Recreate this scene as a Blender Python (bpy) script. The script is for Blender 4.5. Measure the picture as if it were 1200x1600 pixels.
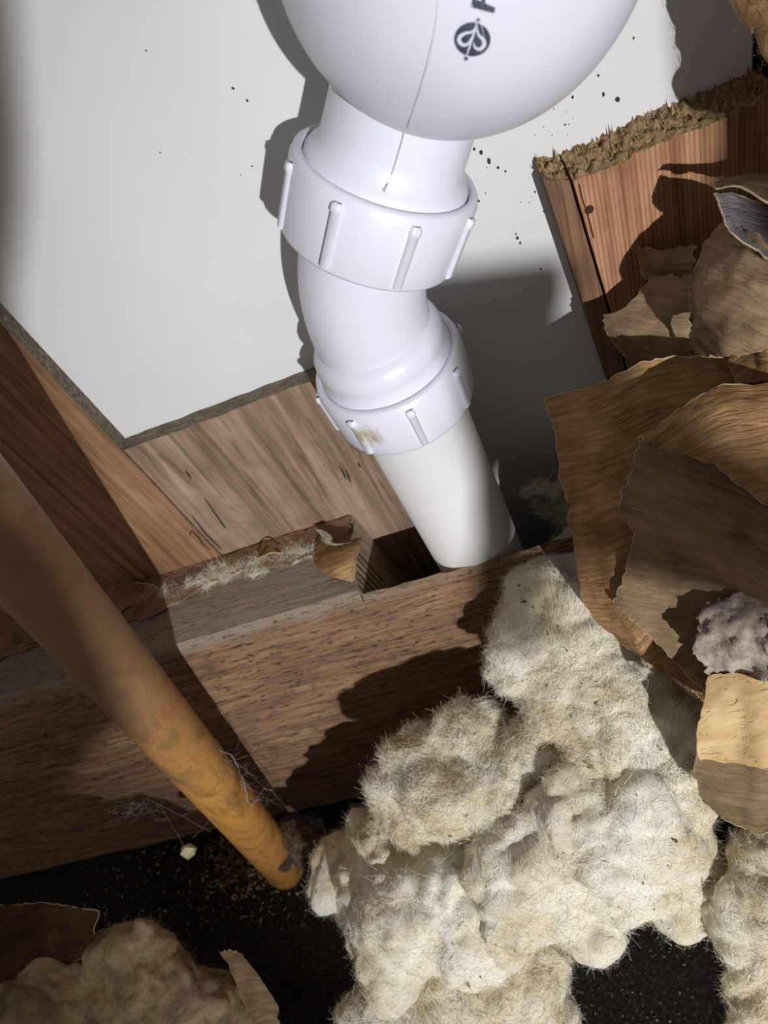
import bpy, bmesh, math, random
import numpy as np
from mathutils import Vector, Matrix, noise
from mathutils.geometry import tessellate_polygon

for o in list(bpy.data.objects): bpy.data.objects.remove(o)
SC = bpy.context.scene
COL = SC.collection
random.seed(7); rng = np.random.default_rng(7)
MM = 0.001

# ------------------------------------------------------------------ camera
F = 1150.0                                   # focal length in pixels of a 1200x1600 frame
def camera_axes(vx, vy, yaw):
    d = np.array([vx-600, vy-800, F]); d /= np.linalg.norm(d)      # straight down, in camera axes (right, down, forward)
    n0 = np.array([0, 0, 1.0]) - d*d[2]; n0 /= np.linalg.norm(n0)
    h0 = np.cross(d, n0)
    if h0[0] < 0: h0 = -h0
    a = math.radians(yaw)
    n = math.cos(a)*n0 + math.sin(a)*h0
    h = math.cos(a)*h0 - math.sin(a)*n0
    return np.array([h, n, -d])
R = camera_axes(1150, 1720, 18)
cam_data = bpy.data.cameras.new('camera'); cam = bpy.data.objects.new('camera', cam_data); COL.objects.link(cam)
cam_data.sensor_fit = 'AUTO'; cam_data.sensor_width = 36; cam_data.lens = 36*F/1600
cam_data.clip_start = 0.01; cam_data.clip_end = 20
cam_data.dof.use_dof = True; cam_data.dof.focus_distance = 0.245; cam_data.dof.aperture_fstop = 20
M4 = Matrix.Identity(4)
for i in range(3):
    M4[i][0] = R[i, 0]; M4[i][1] = -R[i, 1]; M4[i][2] = -R[i, 2]
cam.matrix_world = M4
SC.camera = cam

# ------------------------------------------------------------------ light
wd = bpy.data.worlds.new('world'); SC.world = wd; wd.use_nodes = True
wd.node_tree.nodes['Background'].inputs[0].default_value = (1.0, 0.93, 0.88, 1)
wd.node_tree.nodes['Background'].inputs[1].default_value = 0.19
def spot(name, loc, target, energy, size, blend, radius, color=(1, 1, 1)):
    l = bpy.data.lights.new(name, 'SPOT'); l.energy = energy; l.spot_size = math.radians(size); l.spot_blend = blend
    l.shadow_soft_size = radius; l.color = color
    o = bpy.data.objects.new(name, l); COL.objects.link(o)
    o.location = Vector(loc)*MM
    o.rotation_euler = (Vector(target)-Vector(loc)).to_track_quat('-Z', 'Y').to_euler()
    return o
spot('torch', (231, -844, 142), (60, 180, -270), 47, 40, 0.75, 0.0065, (0.985, 0.985, 1.0))
SC.view_settings.view_transform = 'Standard'; SC.view_settings.look = 'None'
SC.view_settings.exposure = 0.0; SC.view_settings.gamma = 1.0; SC.view_settings.use_curve_mapping = False

# ------------------------------------------------------------------ measuring helpers (millimetres)
def ray(x, y): return R @ np.array([(x-600)/F, (y-800)/F, 1.0])
def W(x, y, d): return ray(x, y)*d
def onY(x, y, Y): r = ray(x, y); return r*Y/r[1]
def onZ(x, y, Z): r = ray(x, y); return r*Z/r[2]
def fbm(p, s, o=4, H=0.9): return noise.fractal(Vector(p)*s, H, 2.0, o, noise_basis='PERLIN_ORIGINAL')
def nz(p, s): return noise.noise(Vector(p)*s)
NV = (Vector((9.3, -1.5, -7.9)), Vector((0, 0, 0)), Vector((6.3, 11.1, -3.1)))
def nvec(p): return Vector([noise.noise(p+o) for o in NV])

# ------------------------------------------------------------------ objects
def empty(name, loc, label, cat, group=None):
    o = bpy.data.objects.new(name, None); COL.objects.link(o); o.location = Vector(loc)*MM
    o.empty_display_size = 0.01
    return tag(o, label, cat, group)
def tag(o, label=None, cat=None, group=None, kind=None):
    if label: o['label'] = label
    if cat: o['category'] = cat
    if group: o['group'] = group
    if kind: o['kind'] = kind
    return o
def base_of(p):
    b = Vector((0, 0, 0))
    while p is not None: b = b + Vector(p.location); p = p.parent
    return np.array(b)/MM
def mk(name, verts, faces, mat, parent=None, smooth=True, origin=None, mats=None, mi=None, uv=None):
    v = np.asarray(verts, float)
    pb = base_of(parent)
    if origin is None:
        origin = pb if parent is not None else np.array([(v[:, 0].min()+v[:, 0].max())/2, (v[:, 1].min()+v[:, 1].max())/2, v[:, 2].min()])
    me = bpy.data.meshes.new(name)
    me.from_pydata(((v-origin)*MM).tolist(), [], [tuple(int(i) for i in f) for f in faces])
    for m in ([mat] if mats is None else mats): me.materials.append(m)
    if mi is not None: me.polygons.foreach_set('material_index', list(mi))
    if uv is not None:
        l = me.uv_layers.new(name='UVMap')
        li = np.zeros(len(me.loops), int); me.loops.foreach_get('vertex_index', li)
        l.data.foreach_set('uv', np.asarray(uv, float)[li].ravel())
    if smooth: me.polygons.foreach_set('use_smooth', [True]*len(me.polygons))
    me.validate(); me.update()
    o = bpy.data.objects.new(name, me); COL.objects.link(o)
    o.location = Vector(origin-pb)*MM
    if parent is not None: o.parent = parent
    return o
class Geo:
    def __init__(s): s.v = []; s.f = []; s.m = []
    def add(s, v, f, m=0):
        n = len(s.v); s.v += [tuple(p) for p in v]; s.f += [tuple(i+n for i in q) for q in f]; s.m += [m]*len(f); return s
def frame(ax):
    a = Vector(ax).normalized(); t = Vector((0, -1, 0)) if abs(a.y) < .9 else Vector((1, 0, 0))
    u = (t - a*t.dot(a)).normalized(); w = a.cross(u)
    return np.array(u), np.array(w), np.array(a)
def lathe(g, org, ax, prof, seg=64, m=0, close=True):
    u, w, a = frame(ax); org = np.asarray(org, float); V = []
    for t, r in prof:
        for k in range(seg):
            th = 2*math.pi*k/seg
            V.append(org + a*t + (u*math.cos(th)+w*math.sin(th))*r)
    Fc = []
    for i in range(len(prof)-1):
        for k in range(seg):
            k2 = (k+1) % seg
            Fc.append((i*seg+k, i*seg+k2, (i+1)*seg+k2, (i+1)*seg+k))
    g.add(V, Fc, m); return g
def tube(g, pts, rad, seg=24, m=0, caps=True):
    pts = [np.asarray(p, float) for p in pts]; n = len(pts)
    rad = [rad]*n if np.isscalar(rad) else rad
    T = []
    for i in range(n):
        t = pts[min(i+1, n-1)]-pts[max(i-1, 0)]; T.append(t/np.linalg.norm(t))
    u, w, a = frame(T[0]); V = []
    for i in range(n):
        u = u - T[i]*u.dot(T[i]); u /= np.linalg.norm(u); w = np.cross(T[i], u)
        for k in range(seg):
            th = 2*math.pi*k/seg; V.append(pts[i]+(u*math.cos(th)+w*math.sin(th))*rad[i])
    Fc = [(i*seg+k, i*seg+(k+1) % seg, (i+1)*seg+(k+1) % seg, (i+1)*seg+k) for i in range(n-1) for k in range(seg)]
    if caps: Fc += [tuple(range(seg))[::-1], tuple((n-1)*seg+k for k in range(seg))]
    g.add(V, Fc, m); return g
def box(g, x0, x1, y0, y1, z0, z1, m=0, shear=None):
    V = [(x, y, z) for x in (x0, x1) for y in (y0, y1) for z in (z0, z1)]
    if shear: V = [shear(p) for p in V]
    g.add(V, [(0, 1, 3, 2), (4, 6, 7, 5), (0, 4, 5, 1), (2, 3, 7, 6), (0, 2, 6, 4), (1, 5, 7, 3)], m); return g
def bevel(o, w, seg=2):
    b = o.modifiers.new('bevel', 'BEVEL'); b.width = w*MM; b.segments = seg; b.limit_method = 'ANGLE'; b.angle_limit = math.radians(40)
def catmull(P, n):
    P = [np.asarray(p, float) for p in P]; Q = [2*P[0]-P[1]]+P+[2*P[-1]-P[-2]]; out = []
    for i in range(1, len(Q)-2):
        for k in range(n):
            t = k/n; p0, p1, p2, p3 = Q[i-1:i+3]
            out.append(.5*((2*p1)+(-p0+p2)*t+(2*p0-5*p1+4*p2-p3)*t*t+(-p0+3*p1-3*p2+p3)*t**3))
    out.append(P[-1]); return out

# ------------------------------------------------------------------ materials
def new_mat(name):
    m = bpy.data.materials.new(name); m.use_nodes = True
    nt = m.node_tree; nt.nodes.clear()
    out = nt.nodes.new('ShaderNodeOutputMaterial'); b = nt.nodes.new('ShaderNodeBsdfPrincipled')
    nt.links.new(b.outputs[0], out.inputs[0]); return m, nt, b
def N(nt, t, **kw):
    n = nt.nodes.new('ShaderNode'+t)
    for k, v in kw.items():
        if k.startswith('i_'):
            key = k[2:]; key = int(key) if key.isdigit() else key.replace('_', ' ')
            n.inputs[key].default_value = v
        else: setattr(n, k, v)
    return n
def srgb(r, g, b):
    f = lambda c: (c/255/12.92) if c/255 <= .04045 else ((c/255+.055)/1.055)**2.4
    return (f(r), f(g), f(b), 1)
def coords(nt, scale, kind='Object', rot=(0, 0, 0), warp=0):
    tc = N(nt, 'TexCoord'); mp = N(nt, 'Mapping'); mp.inputs['Scale'].default_value = scale; mp.inputs['Rotation'].default_value = rot
    nt.links.new(tc.outputs[kind], mp.inputs[0]); return mp.outputs[0]
def noise_tex(nt, vec, scale=1, detail=6, rough=.6, dist=0):
    n = N(nt, 'TexNoise'); n.inputs['Scale'].default_value = scale; n.inputs['Detail'].default_value = detail
    n.inputs['Roughness'].default_value = rough; n.inputs['Distortion'].default_value = dist
    nt.links.new(vec, n.inputs['Vector']); return n.outputs['Fac']
def ramp(nt, fac, stops):
    r = N(nt, 'ValToRGB'); e = r.color_ramp.elements
    while len(e) < len(stops): e.new(.5)
    for k, (p, c) in enumerate(stops): e[k].position = p; e[k].color = c
    nt.links.new(fac, r.inputs[0]); return r.outputs[0]
def mix(nt, fac, a, b, mode='MIX'):
    m = N(nt, 'MixRGB', blend_type=mode)
    for s, v in ((0, fac), (1, a), (2, b)):
        if hasattr(v, 'is_output'): nt.links.new(v, m.inputs[s])
        else: m.inputs[s].default_value = v
    return m.outputs[0]
def bump(nt, b, h, strength, dist, prev=None):
    n = N(nt, 'Bump'); n.inputs['Strength'].default_value = strength; n.inputs['Distance'].default_value = dist*MM
    nt.links.new(h, n.inputs['Height'])
    if prev is not None: nt.links.new(prev, n.inputs['Normal'])
    nt.links.new(n.outputs[0], b.inputs['Normal']); return n.outputs[0]
BW = lambda a, b=None: (a, a, a, 1)

def wood(name, dark, mid, light, grain='z', across=260, along=14, lines=0, line_strength=.6, bump_d=.5, rough=.85, cracks=.25, stain=None, blot=30):
    m, nt, b = new_mat(name)
    sc = {'x': (along, across, across), 'y': (across, along, across), 'z': (across, across, along)}[grain]
    v = coords(nt, sc); n1 = noise_tex(nt, v, 1, 7, .62, .4)
    col = ramp(nt, n1, [(.28, dark), (.5, mid), (.72, light)])
    h = n1
    if lines:
        sc2 = {'x': (4, lines, lines), 'z': (lines, 1, 4)}[grain]
        v2 = coords(nt, sc2)
        w = N(nt, 'TexWave', wave_type='BANDS', bands_direction='X' if grain == 'z' else 'Z')
        w.inputs['Scale'].default_value = 1; w.inputs['Distortion'].default_value = 2.6; w.inputs['Detail'].default_value = 2; w.inputs['Detail Scale'].default_value = .6
        nt.links.new(v2, w.inputs[0])
        lf = ramp(nt, w.outputs['Fac'], [(.05, BW(1)), (.35, BW(0))])
        lf2 = mix(nt, 1, lf, BW(line_strength), 'MULTIPLY')
        col = mix(nt, lf2, col, dark)
    n2 = noise_tex(nt, coords(nt, (blot, blot, blot)), 1, 4, .6)
    col = mix(nt, ramp(nt, n2, [(.4, BW(0)), (.75, BW(.55))]), col, dark)
    if cracks:
        sc3 = {'x': (along*5, across*2.2, across*2.2), 'z': (across*1.2, across*1.2, along*1.3)}[grain]
        n3 = noise_tex(nt, coords(nt, sc3), 1, 3, .7, .5)
        cf = ramp(nt, n3, [(.33, BW(1)), (.43, BW(0))])
        col = mix(nt, mix(nt, 1, cf, BW(cracks*2), 'MULTIPLY'), col, (dark[0]*.3, dark[1]*.3, dark[2]*.3, 1))
    if stain: col = stain(nt, col)
    nt.links.new(col, b.inputs['Base Color']); b.inputs['Roughness'].default_value = rough
    b.inputs['Specular IOR Level'].default_value = .2
    p = bump(nt, b, h, .8, bump_d)
    if cracks:
        inv = ramp(nt, n3, [(.28, BW(0)), (.42, BW(1))]); bump(nt, b, inv, .8, bump_d, p)
    return m

def joist_stain(nt, col):
    # weathered grey dust along the top of the joist (top sits 237 mm above the object's base)
    tc = N(nt, 'TexCoord'); sp = N(nt, 'SeparateXYZ'); nt.links.new(tc.outputs['Object'], sp.inputs[0])
    n = noise_tex(nt, coords(nt, (40, 40, 90)), 1, 5, .6)
    ad = N(nt, 'Math', operation='MULTIPLY_ADD'); nt.links.new(n, ad.inputs[0]); ad.inputs[1].default_value = .03; nt.links.new(sp.outputs['Z'], ad.inputs[2])
    mr = N(nt, 'MapRange'); nt.links.new(ad.outputs[0], mr.inputs[0])
    mr.inputs[1].default_value = .240; mr.inputs[2].default_value = .252
    mx = N(nt, 'MapRange'); nt.links.new(sp.outputs['X'], mx.inputs[0]); mx.inputs[1].default_value = .06; mx.inputs[2].default_value = .0; mx.inputs[4].default_value = .8
    mm = N(nt, 'MapRange'); nt.links.new(sp.outputs['X'], mm.inputs[0]); mm.inputs[1].default_value = .07; mm.inputs[2].default_value = .0; mm.inputs[3].default_value = 0; mm.inputs[4].default_value = .8
    ml = N(nt, 'Math', operation='MULTIPLY'); nt.links.new(mr.outputs[0], ml.inputs[0]); nt.links.new(mm.outputs[0], ml.inputs[1])
    return mix(nt, ml.outputs[0], col, srgb(150, 138, 124))
M_JOIST = wood('joist_wood', srgb(96, 72, 54), srgb(146, 114, 88), srgb(176, 142, 112), 'x', 330, 30, bump_d=1.1, cracks=.45, stain=joist_stain)
M_STUD = wood('stud_wood', srgb(98, 70, 50), srgb(152, 114, 84), srgb(182, 146, 112), 'z', 240, 9, lines=0, bump_d=.3, cracks=.12)
M_BOARD = wood('old_board_wood', srgb(96, 78, 66), srgb(158, 132, 110), srgb(186, 162, 138), 'z', 150, 9, bump_d=.35, cracks=.22, blot=45)
M_EDGE = wood('weathered_edge_wood', srgb(84, 74, 62), srgb(126, 114, 98), srgb(156, 144, 126), 'x', 500, 120, bump_d=.4, cracks=.3)
M_PLANK = wood('pine_plank_wood', srgb(108, 70, 46), srgb(190, 144, 108), srgb(208, 164, 128), 'z', 200, 6, lines=200, line_strength=.5, bump_d=.25, cracks=0)
M_BATTEN = wood('grey_batten_wood', srgb(82, 62, 48), srgb(132, 100, 76), srgb(160, 126, 98), 'z', 420, 8, bump_d=.3, cracks=.2)
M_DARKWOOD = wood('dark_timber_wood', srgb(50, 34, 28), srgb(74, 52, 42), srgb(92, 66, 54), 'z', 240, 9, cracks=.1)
M_NOTCH = wood('sawn_notch_wood', srgb(120, 104, 84), srgb(168, 150, 124), srgb(190, 172, 146), 'z', 160, 10, lines=0, cracks=.15)
M_RAW = wood('raw_split_wood', srgb(196, 160, 108), srgb(226, 192, 138), srgb(240, 212, 164), 'x', 200, 20, cracks=.08)

def fibre_mat(name, cols, scale=90, spec=.1, bump_d=1.2, sss=0, fine=900):
    m, nt, b = new_mat(name)
    n = noise_tex(nt, coords(nt, (scale,)*3), 1, 7, .65, .8)
    k = len(cols); col = ramp(nt, n, [(.3+.4*i/(k-1), c) for i, c in enumerate(cols)])
    n2 = noise_tex(nt, coords(nt, (fine, fine, fine)), 1, 4, .7, 1.5)
    col = mix(nt, ramp(nt, n2, [(.32, BW(.28)), (.48, BW(0))]), col, (cols[0][0]*.5, cols[0][1]*.5, cols[0][2]*.45, 1))
    nt.links.new(col, b.inputs['Base Color']); b.inputs['Roughness'].default_value = 1
    b.inputs['Specular IOR Level'].default_value = spec
    b.inputs['Sheen Weight'].default_value = .15
    p = bump(nt, b, n2, .7, bump_d)
    return m
M_WOOL = fibre_mat('mineral_wool', [srgb(190, 174, 138), srgb(226, 216, 188), srgb(240, 235, 218), srgb(247, 245, 236)], 30, bump_d=.9)
M_WOOLDIRT = fibre_mat('dirty_wool', [srgb(104, 86, 68), srgb(158, 138, 112), srgb(200, 180, 140), srgb(214, 200, 170)], 40, bump_d=1.0)
M_TAN = fibre_mat('torn_fibreboard', [srgb(110, 78, 50), srgb(170, 128, 84), srgb(206, 166, 116), srgb(226, 196, 150)], 120, bump_d=1.5)
M_GREYTORN = fibre_mat('torn_grey_fibre', [srgb(70, 60, 58), srgb(140, 126, 116), srgb(180, 166, 152), srgb(208, 196, 180)], 60, bump_d=1.2)
M_CHIP = fibre_mat('rough_sawn_end', [srgb(92, 68, 44), srgb(142, 112, 76), srgb(176, 146, 104), srgb(190, 164, 122)], 420, bump_d=1.2, fine=1600)
M_FLUFF = fibre_mat('white_fluff', [srgb(150, 136, 112), srgb(206, 196, 176), srgb(226, 220, 206)], 90)
M_DIRT = fibre_mat('brown_dirt', [srgb(44, 34, 28), srgb(84, 66, 52), srgb(120, 98, 76)], 200)
def flat_mat(name, c, rough=.6, spec=.3, metal=0):
    m, nt, b = new_mat(name); b.inputs['Base Color'].default_value = c; b.inputs['Roughness'].default_value = rough
    b.inputs['Specular IOR Level'].default_value = spec; b.inputs['Metallic'].default_value = metal
    n = noise_tex(nt, coords(nt, (300, 300, 300)), 1, 3); bump(nt, b, n, .15, .1)
    return m
M_FIB = fibre_mat('wool_fibre', [srgb(196, 178, 140), srgb(232, 222, 194), srgb(244, 240, 224), srgb(249, 247, 240)], 30, bump_d=.1, fine=500)
M_FIBDIRT = fibre_mat('dirty_fibre', [srgb(104, 84, 64), srgb(158, 134, 104), srgb(200, 178, 140), srgb(212, 198, 168)], 40, bump_d=.1, fine=500)
M_WEB = flat_mat('web_silk', srgb(176, 172, 170), .7, .3)
M_SPECK = flat_mat('grime', srgb(60, 58, 54), .9, .1)
M_CRUMB = flat_mat('cream_crumb', srgb(236, 224, 178), .8, .2)
M_GRIT = flat_mat('pale_grit', srgb(150, 124, 98), .9, .1)
M_SPLINTER = flat_mat('splinter', srgb(160, 130, 92), .9, .1)
M_TORN = flat_mat('torn_paper_edge', srgb(196, 172, 138), .95, .1)

def plastic(name, c, stain=None):
    m, nt, b = new_mat(name)
    n = noise_tex(nt, coords(nt, (35, 35, 35)), 1, 4, .6)
    col = ramp(nt, n, [(.3, c), (.8, (c[0]*.95, c[1]*.95, c[2]*.94, 1))])
    if stain:
        tc = N(nt, 'TexCoord'); d = N(nt, 'VectorMath', operation='DISTANCE'); d.inputs[1].default_value = [x*MM for x in stain[0]]
        n2 = noise_tex(nt, coords(nt, (260, 260, 120)), 1, 6, .7, 1)
        nt.links.new(tc.outputs['Object'], d.inputs[0])
        mr = N(nt, 'MapRange'); nt.links.new(d.outputs['Value'], mr.inputs[0]); mr.inputs[1].default_value = stain[1]*MM; mr.inputs[2].default_value = 0
        ml = N(nt, 'Math', operation='MULTIPLY'); nt.links.new(mr.outputs[0], ml.inputs[0]); nt.links.new(n2, ml.inputs[1])
        f = ramp(nt, ml.outputs[0], [(.22, BW(0)), (.42, BW(.75))]); col = mix(nt, f, col, srgb(164, 138, 62))
    nt.links.new(col, b.inputs['Base Color']); b.inputs['Roughness'].default_value = .38; b.inputs['Specular IOR Level'].default_value = .4
    b.inputs['Subsurface Weight'].default_value = .08; b.inputs['Subsurface Radius'].default_value = (.004, .004, .004); b.inputs['Subsurface Scale'].default_value = .5
    n3 = noise_tex(nt, coords(nt, (500, 500, 500)), 1, 2); bump(nt, b, n3, .12, .08)
    return m
PW = srgb(232, 233, 245)
M_PVC = plastic('white_trap_plastic', PW)
M_PIPE = plastic('white_pipe_plastic', srgb(228, 227, 226)); M_PIPE.node_tree.nodes['Principled BSDF'].inputs['Roughness'].default_value = .6

def panel_mat():
    m, nt, b = new_mat('white_panel_paint')
    n = noise_tex(nt, coords(nt, (14, 14, 14)), 1, 5, .6)
    col = ramp(nt, n, [(.3, srgb(216, 216, 214)), (.7, srgb(222, 222, 222))])
    nt.links.new(col, b.inputs['Base Color']); b.inputs['Roughness'].default_value = .45; b.inputs['Specular IOR Level'].default_value = .3
    n2 = noise_tex(nt, coords(nt, (240, 240, 240)), 1, 4); bump(nt, b, n2, .12, .2); return m
M_PANEL = panel_mat()
def floor_mat():
    m, nt, b = new_mat('sooty_floor')
    n = noise_tex(nt, coords(nt, (500, 500, 500)), 1, 6, .75)
    col = ramp(nt, n, [(.42, srgb(34, 32, 31)), (.60, srgb(54, 50, 46)), (.72, srgb(120, 110, 98))])
    nt.links.new(col, b.inputs['Base Color']); b.inputs['Roughness'].default_value = .95; b.inputs['Specular IOR Level'].default_value = .1
    bump(nt, b, n, 1, 1.5); return m
M_FLOOR = floor_mat()
def copper_mat():
    m, nt, b = new_mat('tarnished_copper')
    n = noise_tex(nt, coords(nt, (34, 34, 20)), 1, 8, .7, .6)
    col = ramp(nt, n, [(.28, srgb(104, 78, 44)), (.42, srgb(178, 130, 62)), (.52, srgb(226, 164, 80)), (.62, srgb(208, 124, 70)), (.72, srgb(190, 128, 108))])
    n2 = noise_tex(nt, coords(nt, (700, 700, 700)), 1, 5, .75)
    # grey-brown mixed in, stronger towards the top of the pipe
    tc = N(nt, 'TexCoord'); sp = N(nt, 'SeparateXYZ'); nt.links.new(tc.outputs['Object'], sp.inputs[0])
    mr = N(nt, 'MapRange'); nt.links.new(sp.outputs['Z'], mr.inputs[0]); mr.inputs[1].default_value = .16; mr.inputs[2].default_value = .30; mr.inputs[3].default_value = .0; mr.inputs[4].default_value = .8
    col = mix(nt, mr.outputs[0], col, srgb(112, 88, 72))
    df = ramp(nt, n2, [(.50, BW(0)), (.66, BW(.7))])
    col = mix(nt, df, col, srgb(130, 108, 90))
    nt.links.new(col, b.inputs['Base Color']); b.inputs['Metallic'].default_value = .12; b.inputs['Roughness'].default_value = .5
    bump(nt, b, n2, .35, .3); return m
M_COPPER = copper_mat()
def paper_mat(name, dark, mid, light, crepe=1.0):
    m, nt, b = new_mat(name)
    v = coords(nt, (7, 48, 1), 'UV'); n = noise_tex(nt, v, 1, 5, .6, 1.2)
    n2 = noise_tex(nt, coords(nt, (50, 50, 50)), 1, 5, .6)
    col = ramp(nt, n2, [(.3, dark), (.5, mid), (.75, light)])
    col = mix(nt, ramp(nt, n, [(.3, BW(.5)), (.5, BW(0))]), col, dark)
    n3 = noise_tex(nt, coords(nt, (1500, 1500, 1500)), 1, 3, .7)
    nt.links.new(col, b.inputs['Base Color']); b.inputs['Roughness'].default_value = .9; b.inputs['Specular IOR Level'].default_value = .15
    p = bump(nt, b, n, 1.0*crepe, 1.9); bump(nt, b, n3, .4, .3, p)
    return m
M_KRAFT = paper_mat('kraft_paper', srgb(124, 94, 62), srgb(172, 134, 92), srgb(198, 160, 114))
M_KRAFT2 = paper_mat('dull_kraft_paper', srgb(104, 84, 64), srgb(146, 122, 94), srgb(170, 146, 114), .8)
M_KRAFTGREY = paper_mat('grey_paper_back', srgb(112, 106, 106), srgb(150, 144, 144), srgb(176, 170, 168), .8)
M_KRAFTRED = paper_mat('red_brown_paper', srgb(104, 78, 62), srgb(144, 112, 90), srgb(162, 130, 106), .4)
M_KRAFTDK = paper_mat('dark_brown_paper', srgb(56, 38, 28), srgb(84, 60, 44), srgb(112, 84, 62), .5)  # darkest brown of the paper tones

# ------------------------------------------------------------------ the setting: floor, back panel, framing
g = Geo(); nx, ny = 90, 70
X = np.linspace(-700, 420, nx); Y = np.linspace(-160, 420, ny)
g.add([(x, y, -500+fbm((x, y, 0), .03, 4)*3) for y in Y for x in X],
      [(j*nx+i, j*nx+i+1, (j+1)*nx+i+1, (j+1)*nx+i) for j in range(ny-1) for i in range(nx-1)])
o = mk('floor', g.v, g.f, M_FLOOR); tag(o, 'sooty black dusty bottom of the cavity between the timbers', 'floor', kind='structure')

g = Geo(); box(g, -480, 101, 246, 258, -420, 260)
wall = mk('wall_back', g.v, g.f, M_PANEL, smooth=False); bevel(wall, .6)
tag(wall, 'smooth white painted panel behind the white waste pipes', 'wall', kind='structure')
g = Geo()
for px, py, r in [(965, 155, 1.0), (943, 148, .7), (935, 118, .4), (808, 372, .7), (813, 380, .6), (806, 366, .4), (752, 238, .7), (764, 252, .9), (741, 233, .5), (778, 262, .5), (790, 268, .4),
                  (748, 314, .6), (364, 138, .5), (386, 157, .4), (250, 238, .3), (228, 79, .3), (394, 260, .3), (376, 273, .25), (836, 300, .5), (850, 330, .4), (845, 420, .5), (883, 195, .4), (990, 60, .4), (895, 152, .5)]:
    c = onY(px, py, 245.9); a0 = random.random()*6
    V = [c+np.array([math.cos(a0+k*1.05), 0, math.sin(a0+k*1.05)*1.4])*r*random.uniform(.6, 1.1) for k in range(6)]; V.append(c+np.array([0, -.35*r, 0]))
    g.add(V, [(k, (k+1) % 6, 6) for k in range(6)])
for _ in range(46):
    c = onY(random.uniform(735, 900), random.uniform(90, 330), 245.9); r = random.uniform(.1, .3)
    V = [c+np.array([math.cos(k*1.57), 0, math.sin(k*1.57)])*r for k in range(4)]; V.append(c+np.array([0, -.15, 0])); g.add(V, [(k, (k+1) % 4, 4) for k in range(4)])
o = mk('grime_speck', g.v, g.f, M_SPECK, wall, smooth=False); o['kind'] = 'stuff'

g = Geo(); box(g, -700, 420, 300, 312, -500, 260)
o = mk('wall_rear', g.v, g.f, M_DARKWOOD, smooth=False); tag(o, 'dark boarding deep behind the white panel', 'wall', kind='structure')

# board added unseen behind the camera; its hole is shaped to shade the edges
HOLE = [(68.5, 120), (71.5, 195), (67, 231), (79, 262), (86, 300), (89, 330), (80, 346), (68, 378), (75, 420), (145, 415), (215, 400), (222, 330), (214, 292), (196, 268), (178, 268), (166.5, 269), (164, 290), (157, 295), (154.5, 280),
        (149.5, 258), (141.5, 240.5), (138.5, 229.5), (142, 227.2), (151, 226), (160, 225), (165.2, 225), (166, 231), (168, 238.5), (184, 243), (181, 215), (178, 196), (173, 189), (169.5, 182), (165, 171), (158, 140), (150, 118)]
hp = catmull([np.array(p, float) for p in HOLE]+[np.array(HOLE[0], float)], 5)[:-1]
hp = [p+np.array([nz((p[0], p[1], 0), .5), nz((p[0], p[1], 9), .5)])*.5 for p in hp]
outer = [np.array(p, float) for p in [(-130, 0), (380, 0), (380, 520), (-130, 520)]]
pts2 = outer+hp; n = len(pts2)
tri = tessellate_polygon([[Vector((*p, 0)) for p in outer], [Vector((*p, 0)) for p in hp]])
V = [R @ np.array([p[0], p[1], z]) for z in (-250, -261) for p in pts2]
f = [tuple(t) for t in tri]+[tuple(i+n for i in t[::-1]) for t in tri]
for ring in (list(range(4)), list(range(4, n))):
    for i, j in zip(ring, ring[1:]+ring[:1]): f.append((i, j, n+j, n+i))
o = mk('shade_board', V, f, M_DARKWOOD, smooth=False); tag(o, 'added unseen board whose ragged hole shapes the torch light', 'wall', kind='structure')

# timber to the right of the white panel, in deep shade
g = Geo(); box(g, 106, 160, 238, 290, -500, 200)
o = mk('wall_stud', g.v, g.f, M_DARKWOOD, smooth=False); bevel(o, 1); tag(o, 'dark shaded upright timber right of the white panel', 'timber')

g = Geo(); box(g, 110, 150, 62, 237, -500, 150)
o = mk('wall_right', g.v, g.f, M_STUD, smooth=False); bevel(o, 1); tag(o, 'brown timber side of the cavity right of the torn paper', 'wall', kind='structure')
# left stud: front face at Y=238, thin weathered side against the panel
def wavy_box(name, x0, x1, y0, y1, z0, z1, mats, parent=None, nx=24, nz_=30, amp=.5, pick=None, shear=None, top=None):
    """board with a slightly uneven front face; mats=[front, edges]"""
    g = Geo(); xs = np.linspace(x0, x1, nx); zs = np.linspace(z0, z1, nz_)
    def P(x, y, z):
        zt = z
        if top is not None:                       # sloping or ragged top edge
            t = (z-z0)/(z1-z0); zt = z0+t*(top(x)-z0)
        p = (x, y-fbm((x, y*.3, z*.4), .05, 3)*amp if y == y0 else y, zt)
        return shear(p) if shear else p
    V = [P(x, y0, z) for z in zs for x in xs]
    g.add(V, [(j*nx+i, j*nx+i+1, (j+1)*nx+i+1, (j+1)*nx+i) for j in range(nz_-1) for i in range(nx-1)], 0)
    def strip(a, b, m): g.add(a+b, [(i, i+1, len(a)+i+1, len(a)+i) for i in range(len(a)-1)], m)
    strip([P(x, y0, z1) for x in xs], [P(x, y1, z1) for x in xs], 1)
    strip([P(x, y0, z0) for x in xs], [P(x, y1, z0) for x in xs], 1)
    strip([P(x0, y0, z) for z in zs], [P(x0, y1, z) for z in zs], 1)
    strip([P(x1, y0, z) for z in zs], [P(x1, y1, z) for z in zs], 1)
    strip([P(x, y1, z0) for x in xs], [P(x, y1, z1) for x in xs], 1)
    return mk(name, g.v, g.f, None, parent, smooth=False, mats=mats, mi=g.m)
o = wavy_box('wall_stud', -330, -165.5, 237.5, 246, -263, 240, [M_STUD, M_EDGE], amp=.5)
tag(o, 'brown upright stud beside the copper pipe, weathered grey along its edge', 'stud')
cr = onY(480, 597, 238)
btop = lambda x: -179 + (cr[2]+179)*(x+165)/(cr[0]+165) + nz((x, 3, 0), .12)*.6
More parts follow.
